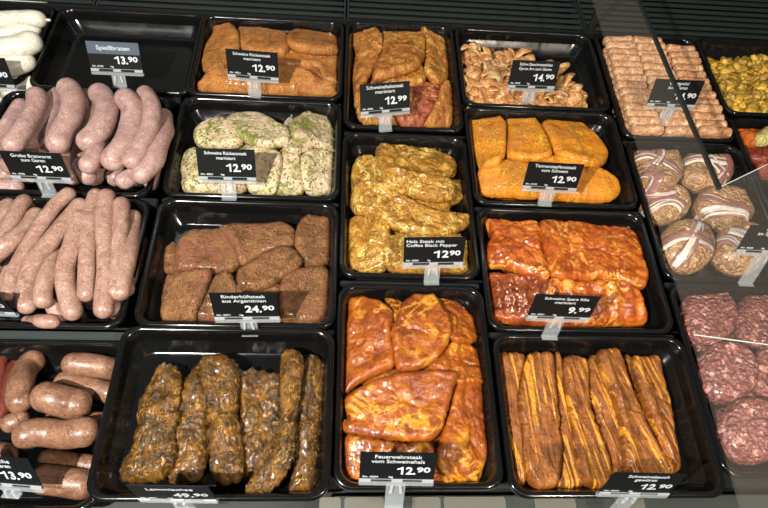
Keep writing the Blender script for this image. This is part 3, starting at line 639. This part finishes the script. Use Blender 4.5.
# ---- T14 rump steaks
T = tray(XA, .4145, W_, L_, 'black tray with dark brown beef rump steaks')
f = crop(150, 205, 3.907); g = 'dark brown peppered beef rump steaks'
underlay(T, 4, 2, .014, 'rump', 'rump_steak', 'brown beef steak in the lower layer under the others', 'steak', g)
for th, pts, lb, an in [(.014, [(55, 190), (75, 155), (105, 150), (130, 250), (60, 262)], 'dark strip of beef at the far left under the big steak', 90),
    (.017, [(190, 400), (230, 300), (300, 260), (345, 310), (350, 400), (330, 450), (190, 452)], 'brown beef steak left of the price sign, partly covered', 90),
    (.016, [(340, 320), (430, 325), (510, 310), (540, 440), (350, 448)], 'brown beef steak behind the price sign', 0),
    (.019, [(105, 150), (170, 105), (270, 95), (330, 110), (360, 180), (345, 245), (260, 268), (150, 262), (100, 245)], 'large brown beef steak in the back left', 10),
    (.019, [(270, 95), (330, 75), (440, 75), (520, 68), (565, 95), (570, 140), (545, 170), (440, 200), (365, 240), (330, 180), (300, 130)], 'long brown beef steak in the back middle', 10),
    (.019, [(580, 70), (630, 35), (715, 32), (725, 100), (715, 190), (680, 235), (610, 242), (565, 165)], 'brown beef steak in the back right corner', 80),
    (.019, [(60, 290), (100, 265), (200, 248), (240, 260), (225, 330), (185, 410), (170, 450), (60, 450), (40, 420)], 'brown beef steak in the front left corner', 60),
    (.019, [(510, 300), (560, 255), (640, 240), (690, 245), (712, 310), (700, 400), (660, 465), (560, 462), (510, 440)], 'brown beef steak in the front right with a dark shade on it', 70),
    (.02, [(340, 260), (400, 220), (470, 175), (540, 158), (590, 200), (590, 235), (520, 285), (470, 320), (400, 335), (350, 325)], 'oval brown beef steak lying on top in the middle', 30)]:
    slab(T, f(pts), th, 'rump', 'rump_steak', lb, 'steak', g, an, amp=.0011)

# ---- T15 spare ribs
T = tray(XC, .4155, W_, L_, 'black tray with glossy red orange spare ribs')
f = crop(475, 205, 4.042); g = 'glossy red orange spare ribs'
underlay(T, 2, 2, .019, 'ribs_shaded', 'spare_rib_rack', 'rib rack in the lower layer under the others', 'ribs', g)
for th, pts, lb, an, mt, rg in [(.024, [(42, 282), (150, 280), (240, 290), (305, 312), (305, 480), (200, 486), (60, 465), (42, 370)], 'rib rack in the front left, shade of the price sign painted into its colour', 0, 'ribs_shaded', (.017, .0016)),
    (.025, [(298, 305), (430, 312), (560, 305), (640, 330), (680, 400), (690, 480), (560, 486), (440, 488), (310, 480)], 'orange rib rack in the front right, right of the price sign', 0, 'ribs', (.021, .0016)),
    (.024, [(50, 50), (95, 55), (150, 70), (255, 80), (268, 180), (300, 270), (290, 300), (200, 278), (110, 252), (50, 245), (42, 180), (55, 120), (40, 80)], 'orange rib rack in the back left', 10, 'ribs', (.03, .0012)),
    (.025, [(262, 65), (330, 68), (430, 75), (510, 90), (620, 100), (660, 150), (680, 230), (700, 290), (685, 335), (640, 332), (560, 305), (430, 308), (320, 298), (285, 220), (262, 130)], 'largest glossy rib rack, in the back right', -15, 'ribs', (.034, .0014))]:
    slab(T, f(pts), th, mt, 'spare_rib_rack', lb, 'ribs', g, an, amp=.0034, freq=42, ridge=rg, er=.010, groove=.0025, gfreq=22)

# ---- T16 Feuerwehrsteak
T = tray(XB, .2485, WP, LP, 'upright black tray at the front centre with red orange neck steaks')
f = crop(330, 280, 4.235); v = lambda pts: [(x, y+423) for x, y in pts]; g = 'red orange neck steaks in the front centre tray'
underlay(T, 2, 3, .024, 'feuer', 'red_orange_steak', 'red orange steak in the lower layer under the others', 'steak', g)
for th, pts, lb, an in [(.018, v([(65, 240), (150, 240), (300, 265), (420, 265), (460, 340), (500, 440), (400, 458), (150, 450), (70, 400)]), 'red orange steak at the front behind its price sign', 0),
    (.02, v([(530, 20), (620, 5), (655, 40), (650, 130), (690, 230), (670, 320), (620, 450), (560, 465), (490, 440), (450, 330), (470, 230), (500, 130)]), 'long red orange steak along the front right side', 100),
    (.018, [(510, 260), (600, 275), (640, 330), (655, 400), (640, 440), (540, 440), (450, 390), (420, 360), (480, 300)], 'red orange steak at the right middle under the big one', 0),
    (.018, [(230, 78), (290, 85), (320, 120), (290, 200), (250, 150)], 'small red orange steak tip peeping out at the back', 0),
    (.018, [(460, 70), (510, 75), (570, 120), (620, 180), (625, 250), (580, 268), (510, 255), (480, 160)], 'red orange steak in the back right corner', -50),
    (.02, [(85, 70), (170, 75), (230, 100), (268, 150), (262, 230), (275, 310), (270, 370), (200, 400), (120, 445), (70, 485), (42, 460), (50, 330), (50, 230), (70, 170)], 'red orange steak along the back left side with a large yellow fat patch', 80),
    (.021, [(290, 120), (330, 75), (380, 50), (440, 60), (490, 130), (520, 200), (490, 290), (430, 350), (360, 385), (290, 385), (265, 290), (258, 210), (280, 160)], 'oval orange steak on top in the back middle', 60),
    (.02, [(70, 490), (150, 440), (260, 402), (400, 382), (530, 388), (535, 430)]+v([(522, 40), (500, 130), (470, 220), (410, 260), (300, 260), (150, 240), (60, 220), (35, 185), (70, 165), (60, 100)]), 'largest red orange steak lying across the middle with a ring of fat', 0)]:
    slab(T, f(pts), th, 'feuer', 'red_orange_steak', lb, 'steak', g, an, amp=.0022, freq=45, er=.009, groove=.0022)

# ---- T19 lamb loin
T = tray(XA-.0035, .2065, .266, .207, 'black tray at the front left of centre with herb crusted lamb', .010)
f = crop(110, 335, 3.077); g = 'herb crusted lamb loins'
for th, pts, lb, an in [(.026, [(270, 90), (290, 110), (312, 200), (303, 300), (295, 380), (275, 430), (235, 455), (190, 440), (187, 330), (205, 250), (225, 150)], 'brown lamb loin second from the left, lower than its neighbours', 80),
    (.026, [(395, 120), (440, 105), (500, 112), (555, 125), (560, 200), (548, 300), (540, 380), (480, 430), (420, 440), (402, 330), (400, 220)], 'wide brown lamb loin in the middle right', 90),
    (.027, [(150, 88), (195, 95), (210, 140), (207, 200), (195, 300), (187, 400), (150, 440), (80, 455), (40, 430), (45, 400), (80, 330), (95, 210), (130, 130)], 'glossy lamb loin furthest left, wide at the front', 75),
    (.028, [(285, 75), (330, 58), (375, 75), (392, 120), (387, 230), (400, 330), (402, 420), (370, 455), (320, 440), (310, 360), (305, 230), (290, 150)], 'dark lamb loin third from the left with a shaded front end', 92),
    (.026, [(605, 70), (650, 75), (658, 130), (657, 220), (642, 320), (637, 400), (625, 470), (560, 475), (570, 400), (565, 270), (580, 170)], 'narrow lamb loin furthest right', 88),
    (.024, [(530, 50), (570, 45), (588, 80), (580, 170), (568, 260), (560, 370), (530, 440), (480, 488), (430, 480), (450, 420), (510, 330), (520, 150)], 'long lamb loin second from the right with a thin back end', 85)]:
    mx = sum(p[0] for p in pts)/len(pts); pts = [(mx+(x-mx)*1.14, y+(4 if y > 300 else 0)) for x, y in pts]
    slab(T, f(pts), th, 'lamb', 'lamb_loin', lb, 'lamb', g, an, amp=.0042, freq=60, aniso=1.5, er=.018, wobble=.0035, groove=.003, gfreq=45)

# ---- T20 pork belly
T = tray(XC+.0045, .2085, .264, .205, 'black tray at the front right of centre with strips of pork belly')
f = crop(485, 335, 3.08); g = 'spiced strips of pork belly'
for th, pts, lb, an in [(.026, [(40, 70), (75, 55), (122, 65), (117, 120), (105, 200), (118, 330), (128, 440), (100, 460), (65, 400), (60, 300), (36, 180)], 'belly strip furthest left against the tray wall', 95),
    (.022, [(210, 70), (235, 70), (247, 170), (267, 290), (297, 400), (300, 465), (225, 465), (233, 380), (224, 260)], 'thin belly strip third from the left, deeper than its neighbours', 95),
    (.024, [(425, 70), (447, 75), (482, 170), (522, 290), (562, 390), (560, 412), (500, 320), (450, 200)], 'thin belly strip between the two rightmost ones', 110),
    (.024, [(315, 80), (345, 65), (372, 130), (402, 230), (422, 310), (437, 390), (392, 440), (372, 360), (337, 260), (320, 180)], 'belly strip fifth from the left, its front end shaded', 103),
    (.028, [(130, 65), (170, 52), (208, 65), (216, 150), (226, 250), (236, 380), (222, 460), (185, 485), (145, 465), (120, 400), (115, 300), (100, 220), (110, 140)], 'widest belly strip, second from the left', 92),
    (.026, [(240, 75), (285, 65), (315, 90), (321, 200), (347, 290), (382, 380), (386, 440), (370, 470), (310, 465), (285, 380), (262, 270), (250, 170)], 'belly strip fourth from the left, bright yellow fat at the front', 100),
    (.026, [(450, 75), (490, 65), (530, 70), (546, 130), (571, 220), (581, 300), (598, 400), (590, 425), (560, 400), (520, 290), (480, 190)], 'belly strip furthest right with a wide yellow fat band', 105),
    (.027, [(345, 50), (400, 42), (416, 70), (452, 170), (492, 270), (542, 360), (577, 420), (520, 450), (440, 440), (422, 330), (411, 260), (380, 160), (350, 90)], 'long belly strip running down to the price sign', 108)]:
    slab(T, f(pts), th, 'belly', 'belly_strip', lb, 'pork belly', g, an, amp=.002, freq=60, aniso=2.5, er=.008, wobble=.0022, stiff=3, groove=.002, gfreq=60)

# ------------------------------------------------------------------ price signs
def text(s, h, x, y, align='CENTER', bold=.0002, width=None, name='lettering', parent=None, depth=-.0012):
    """white printed lettering: capital height h, squeezed or stretched to the given width"""
    if not s.strip(): return
    size = h/.70; cu = bpy.data.curves.new('t', 'FONT'); cu.body = s; cu.size = size; cu.offset = bold; cu.extrude = .00008; cu.resolution_u = 4
    ob = bpy.data.objects.new('t', cu); C.objects.link(ob); bpy.context.view_layer.update()
    me = bpy.data.meshes.new_from_object(ob.evaluated_get(bpy.context.evaluated_depsgraph_get())); me.name = name
    bpy.data.objects.remove(ob); bpy.data.curves.remove(cu); co = np.array([v.co for v in me.vertices]); lo, hi = co[:, 0].min(), co[:, 0].max()
    if s[0] == '1':      # a flag on the bare figure one
        bm = bmesh.new(); bm.from_mesh(me); t = .00012
        pts = [(lo+.0002, h), (lo-.15*h, h*.88), (lo-.42*h, h*.80), (lo-.42*h, h*.62), (lo+.0002, h*.72)]; v = [bm.verts.new((a, b, t)) for a, b in pts]; bm.faces.new(v[::-1] if False else v); bm.to_mesh(me); bm.free(); lo -= .42*h
    w = hi-lo; sx = (width/w) if width else 1; ox = {'CENTER': -w/2, 'RIGHT': -w, 'LEFT': 0}[align]*sx
    for vx in me.vertices: a, b, c = vx.co; vx.co = (x+ox+(a-lo)*sx, depth-c, y+b)
    me.materials.clear(); return link(name, me, M['print'], parent, smooth=False)
def sign(pose, lines, euro, cent, nr, label, kg='kg', left=False, head=False, stem=None):
    x, y, z, ya, ti, ro = pose; e = empty('price_sign', (x, y, z)); m = Matrix.Rotation(R(ya), 4, 'Z') @ Matrix.Rotation(-R(ti), 4, 'X') @ Matrix.Rotation(-R(ro), 4, 'Y')
    e.rotation_euler = m.to_euler(); tag(e, label, 'price sign', 'black price signs in clear holders')
    bm = bmesh.new(); boxbm(bm, -.04, .04, -.0005, .0005, -.002, .046); bmobj('card', bm, M['card'], e)
    if head: bm = bmesh.new(); boxbm(bm, -.0398, .0398, -.0009, -.0005, .027, .0458); bmobj('card_band', bm, M['cardhead'], e)
    n = len(lines)
    for i, q in enumerate(lines):
        m = len(q); yy = .0335 if n == 1 else (.0378-(.0074 if not left else .0066)*i)
        h = .0066 if n == 1 else (.0047 if max(map(len, lines)) > 17 else .0053); wd = m*(.0046 if n == 1 else (.0029 if max(map(len, lines)) > 17 and not left else .0035))
        text(q, h, -.037 if left else .0, yy, 'LEFT' if left else 'CENTER', .00006, wd, 'title_lettering', e)
    text(euro+('' if left else '.'), .0115, .0195, .0125, 'RIGHT', .0005, .0085*len(euro)+.003, 'price_lettering', e)
    text(cent, .0078, .0205, .0162, 'LEFT', .0003, .0145, 'cent_lettering', e)
    text(nr, .0026, -.0365, .0062, 'LEFT', .00008, .0165, 'article_lettering', e); text(kg, .0026, -.0085, .0062, 'LEFT', .00008, .0045, 'unit_lettering', e)
    # clear holder: a long foot, three pads, and the stem down to the tray rim
    bm = bmesh.new(); boxbm(bm, -.0405, .0405, -.0025, .0022, -.0062, -.0005, .0007); boxbm(bm, -.0405, .0405, -.0018, -.001, .0033, .0041)
    bmobj('clear_foot', bm, M['clear'], e)
    for a, b in ((-.040, -.0275), (-.0055, .0065), (.0275, .040)):
        bm = bmesh.new(); boxbm(bm, a, b, -.0024, -.0006, -.0003, .0036, .0003); bmobj('foot_pad', bm, M['clip'], e)
    L = max(.012, (z-(stem or 0))/math.cos(R(ti))-.001)
    bm = bmesh.new(); boxbm(bm, -.0105, .0105, -.0012, .0012, -L, -.006, .0005); boxbm(bm, -.0105, .0105, -.006, .0012, -L, -L+.0018, .0005); s_ = bmobj('stem', bm, M['clear'], e)
    bm = bmesh.new()
    for a, sl in ((-.0045, -.0012), (.0045, .0012)):
        r = bmesh.ops.create_cube(bm, size=1)
        for vx in r['verts']: zz = -.0065 if vx.co.z > 0 else -.0175; vx.co = Vector((a+(sl if zz < -.01 else 0)+vx.co.x*.0028, -.0026+vx.co.y*.0025, zz))
    bmobj('spring_clip', bm, M['clip'], s_)
    return e
# poses: foot centre x, y, z, turn, lean back, roll
sign((-.5545, .7076, .0154, -5.4, 19.4, 3.8), [], '', '90', '', 'black price sign cut off at the left edge by the white sausages', '')
sign((-.3665, .7425, .0247, .4, 24.2, -.2), ['Spießbraten'], '13', '90', 'Nr. 4133', 'price sign Spießbraten 13.90 with a grey top band in the empty tray', head=True)
sign((-.1496, .7320, .0336, -1.7, 13, -.9), ['Schweine Rückensteak', 'mariniert'], '12', '90', 'Nr. 4021', 'price sign Schweine Rückensteak 12.90 at the reddish brown steaks in the back')
sign((.0613, .6744, .0282, 13.8, 28.2, -2.8), ['Schweinehalssteak', 'mariniert'], '12', '99', 'Nr. 4024', 'tilted price sign 12.99 at the orange neck steaks')
sign((.3079, .7466, .0260, 2.3, 19.2, -.9), ['Schw.Geschnetzeltes', 'Gyros Art zum Garen'], '14', '90', 'Nr. 4047', 'price sign Gyros 14.90 at the heap of meat strips')
sign((.5366, .7094, .0342, -2.4, 16.7, 1.9), ['Cevapcici', 'zum Garen'], '14', '90', 'Nr. 4651', 'price sign Cevapcici 14.90 behind the dark glass edge')
sign((-.4177, .5178, .0328, -1.3, 10, .4), ['Grobe Bratwurst', 'zum Garen'], '12', '90', 'Nr. 4705', 'price sign Grobe Bratwurst 12.90 at the thick pink sausages')
sign((-.1666, .5296, .0295, 1.8, 26.1, -1.1), ['Schweine Rückensteak', 'mariniert'], '12', '90', 'Nr. 4021', 'price sign Schweine Rückensteak 12.90 at the green herb steaks')
sign((.1208, .3951, .0331, -.1, 18.5, 2.8), ['Hals Steak mit', 'Coffee Black Pepper'], '12', '90', 'Nr. 4250', 'price sign Hals Steak mit Coffee Black Pepper 12.90', '1kg', left=True)
sign((.3030, .5313, .0299, -3.6, 14.8, 2), ['Tannenzapfensteak', 'vom Schwein'], '12', '90', 'Nr. 4145', 'price sign Tannenzapfensteak 12.90 at the bright orange steaks')
sign((.5755, .4104, .0607, -3.9, 15.7, 3.4), ['Hacksteak', 'im Speckmantel'], '13', '90', 'Nr. 4620', 'price sign cut off at the right edge by the bacon wrapped patties')
sign((-.4399, .3221, .0033+.012, -4.2, 3.2, 3.2), ['', ''], '9', '90', '', 'price sign cut off at the left edge by the slim bratwursts', '')
sign((-.1165, .3129, .0290, -.1, 16.2, 2.2), ['Rinderhüftsteak', 'aus Argentinien'], '24', '90', 'Nr. 5371', 'price sign Rinderhüftsteak 24.90 at the brown beef steaks')
sign((.2755, .3147, .0422, -1.7, 11.3, .5), ['Schweine Spare Ribs', 'mariniert'], '9', '99', 'Nr. 4251', 'price sign Schweine Spare Ribs 9.99')
sign((.0634, .1182, .0435, -1.7, 25.8, 1), ['Feuerwehrsteak', 'vom Schweinehals'], '12', '90', 'Nr. 4254', 'price sign Feuerwehrsteak 12.90 at the front centre')
sign((-.3513, .1196, .0143, -10, 26.3, 9.9), ['Fränkische', 'zum Garen'], '13', '90', '', 'price sign 13.90 in the front left corner at the brown bratwursts', '')
sign((-.1640, .1007, .0409, -1.9, 6.9, 2.8), ['Lammlachse'], '49', '90', 'Nr. 4391', 'price sign Lammlachse 49.90 at the front', stem=.004)
sign((.3214, .1038, .0480, .2, 15.5, -3.6), ['Schweinebauch', 'gewürzt'], '12', '90', 'Nr. 4244', 'price sign Schweinebauch 12.90 at the front right')

# ------------------------------------------------------------------ the counter
ctr = empty('display_counter', (0, .5, -.06)); tag(ctr, 'black refrigerated display counter deck that carries all the trays', 'counter')
up = Vector((0, -.5, .06))
bm = bmesh.new(); boxbm(bm, -1.1, 1.25, -.25, 1.1, -.075, -.06); bmobj('deck_plate', bm, M['deck'], ctr, up)
def bar(x0, x1, y0, y1, z0, z1, mat='deck', name='cross_bar'):
    bm = bmesh.new(); boxbm(bm, x0, x1, y0, y1, z0, z1, min(.0015, (y1-y0)/5)); bmobj(name, bm, M[mat], ctr, up)
for y in (.7215, .5145): bar(-.79, -.272, y-.006, y+.006, -.06, -.0095)
bar(-.79, -.272, .2975, .3085, -.06, -.0095, 'rail')
for x0, x1, yy in ((-.266, -.008, (.7232, .518, .3125)), (-.003, .192, (.6615, .3865)), (.197, .456, (.725, .519, .3125)), (.464, .660, (.665, .395))):
    for y in yy: bar(x0, x1, y-.004, y+.004, -.06, -.0095)
bar(-1.0, 1.2, .9305, .9372, -.06, -.002, 'deck', 'rear_ledge')
bar(-1.0, -.27, .075, .0925, -.06, -.012, 'rail', 'front_rail'); bar(-.004, 1.2, .060, .114, -.06, -.030, 'rail', 'front_rail')
for x0, x1 in ((-.02, .005), (.009, .055), (.088, .122), (.126, .20), (.235, .285), (.335, .37)):
    bar(x0, x1, .071, .1125, -.030, -.0285, 'steel', 'steel_plate')
# slotted air grilles along the back
for i, (x0, x1) in enumerate(((-1.0, -.456), (-.453, -.006), (-.003, .447), (.450, .897), (.900, 1.3))):
    bm = bmesh.new(); y = .9385
    boxbm(bm, x0, x1, .9375, 1.075, -.05, -.045)
    for xx in (x0, x1-.003): boxbm(bm, xx, xx+.003, .9375, 1.075, -.0455, .0)
    while y < 1.07:
        boxbm(bm, x0+.0031, x1-.0031, y, y+.0085, -.0030, .0012, .0018); y += .0168
    o = bmobj('air_grille', bm, M['grille'], None, (0, 0, 0))
    tag(o, ['dark slotted air grille behind the white sausages', 'dark slotted air grille panel behind the empty tray', 'dark slotted air grille panel behind the centre trays', 'dark slotted air grille panel crossed by the thin glass edge', 'dark slotted air grille in the back right corner'][i], 'grille', 'air grilles along the back')
bm = bmesh.new(); boxbm(bm, -1.1, 1.4, 1.077, 1.097, -.075, .5); tag(bmobj('wall_back', bm, M['deck']), kind='structure')
bm = bmesh.new(); boxbm(bm, -1.5, 1.6, -.3, 1.3, -.16, -.145); tag(bmobj('floor', bm, M['deck']), kind='structure')
bm = bmesh.new()
for x0, x1 in ((-1.1, -1.08), (1.23, 1.25)): boxbm(bm, x0, x1, -.25, 1.1, -.145, -.075)
bmobj('support_frame', bm, M['deck'], ctr, up)
# post and glass guard
post = at(590, 38, 0)
bm = bmesh.new(); boxbm(bm, -.006, .006, -.003, .003, -.0005, .42, .001); boxbm(bm, -.012, .012, -.006, .006, -.0005, .004, .001)
o = bmobj('shelf_post', bm, M['deck'], None, (post[0], .930, 0)); tag(o, 'thin dark post standing at the back beside the minced rolls tray', 'post')
ZG = .20
def pane(name, pts, label, edges):
    W = [at(x, y, ZG) for x, y in pts]; n = len(W); c = sum(W)/n; V = [(*(p[:2]-c[:2]), h) for h in (0, .004) for p in W]
    o = link(name, mesh(name, V, [tuple(range(n))[::-1], tuple(range(n, 2*n))]+[(i, (i+1) % n, n+(i+1) % n, n+i) for i in range(n)]), M['glass'], None, tuple(c), smooth=False); tag(o, label, 'glass pane')
    for i, mt, w in edges:
        a, b = V[i], V[(i+1) % n]; d = Vector((b[0]-a[0], b[1]-a[1], 0)); nn = Vector((-d.y, d.x, 0)).normalized()*w; bm = bmesh.new()
        q = [Vector(a)-nn*.1, Vector(b)-nn*.1, Vector(b)+nn, Vector(a)+nn]; vs = [bm.verts.new(p+Vector((0, 0, h))) for h in ((-.0003, .0043) if mt == 'glassedge' else (.0032, .0042)) for p in q]
        for fc in ((3, 2, 1, 0), (4, 5, 6, 7), (0, 1, 5, 4), (1, 2, 6, 5), (2, 3, 7, 6), (3, 0, 4, 7)): bm.faces.new([vs[k] for k in fc])
        bmobj('pane_edge', bm, M[mt], o)
    return o
pane('glass_guard', [(574, -60), (611, -60), (717, 190), (840, 131), (840, 356), (692, 336), (668, 262), (632, 130), (598, 20)], 'hazy glass pane with a dark green edge over the right hand trays', [(1, 'glassedge', .0038), (2, 'glasspolish', .0006), (4, 'glasspolish', .0007)])
pane('glass_guard', [(690.5, 337.5), (840, 357.5), (840, 580), (760, 580)], 'hazy glass pane at the front right over the mince patties', [])

# ------------------------------------------------------------------ light: two spots above the customer side and a soft strip over the back, plus an added front fill strip
def spot(loc, to, power, size, col, r=.018, blend=.5):
    l = bpy.data.lights.new('spot', 'SPOT'); l.energy = power; l.color = col; l.spot_size = R(size); l.spot_blend = blend; l.shadow_soft_size = r
    o = bpy.data.objects.new('counter_spot', l); o.location = loc; o.rotation_euler = (Vector(to)-Vector(loc)).to_track_quat('-Z', 'Y').to_euler(); C.objects.link(o)
def area(loc, to, power, sx, sy, col):
    l = bpy.data.lights.new('area', 'AREA'); l.shape = 'RECTANGLE'; l.size = sx; l.size_y = sy; l.energy = power; l.color = col
    o = bpy.data.objects.new('tube_or_fill_strip', l); o.location = loc; o.rotation_euler = (Vector(to)-Vector(loc)).to_track_quat('-Z', 'Y').to_euler(); C.objects.link(o)
spot((-.50, -.22, 1.05), (-.15, .55, 0), 125, 95, (1, .96, .90), .014)
spot((.62, -.38, 1.05), (.38, .35, 0), 55, 75, (1, .86, .68), .014)
area((0, 1.0, .9), (0, .5, 0), 1.2, 2.4, .02, (.92, .97, 1))
area((0, -.25, 1.15), (0, .5, 0), 2.6, 2.4, .02, (1, .97, .92))  # front fill strip, added for thin line highlights on the trays
w = bpy.data.worlds.new('world'); bpy.context.scene.world = w; w.use_nodes = True
w.node_tree.nodes['Background'].inputs[0].default_value = (.62, .70, .74, 1); w.node_tree.nodes['Background'].inputs[1].default_value = .13
vs = bpy.context.scene.view_settings; vs.view_transform = 'Standard'; vs.look = 'None'; vs.gamma = 1; vs.exposure = 0; vs.use_curve_mapping = False
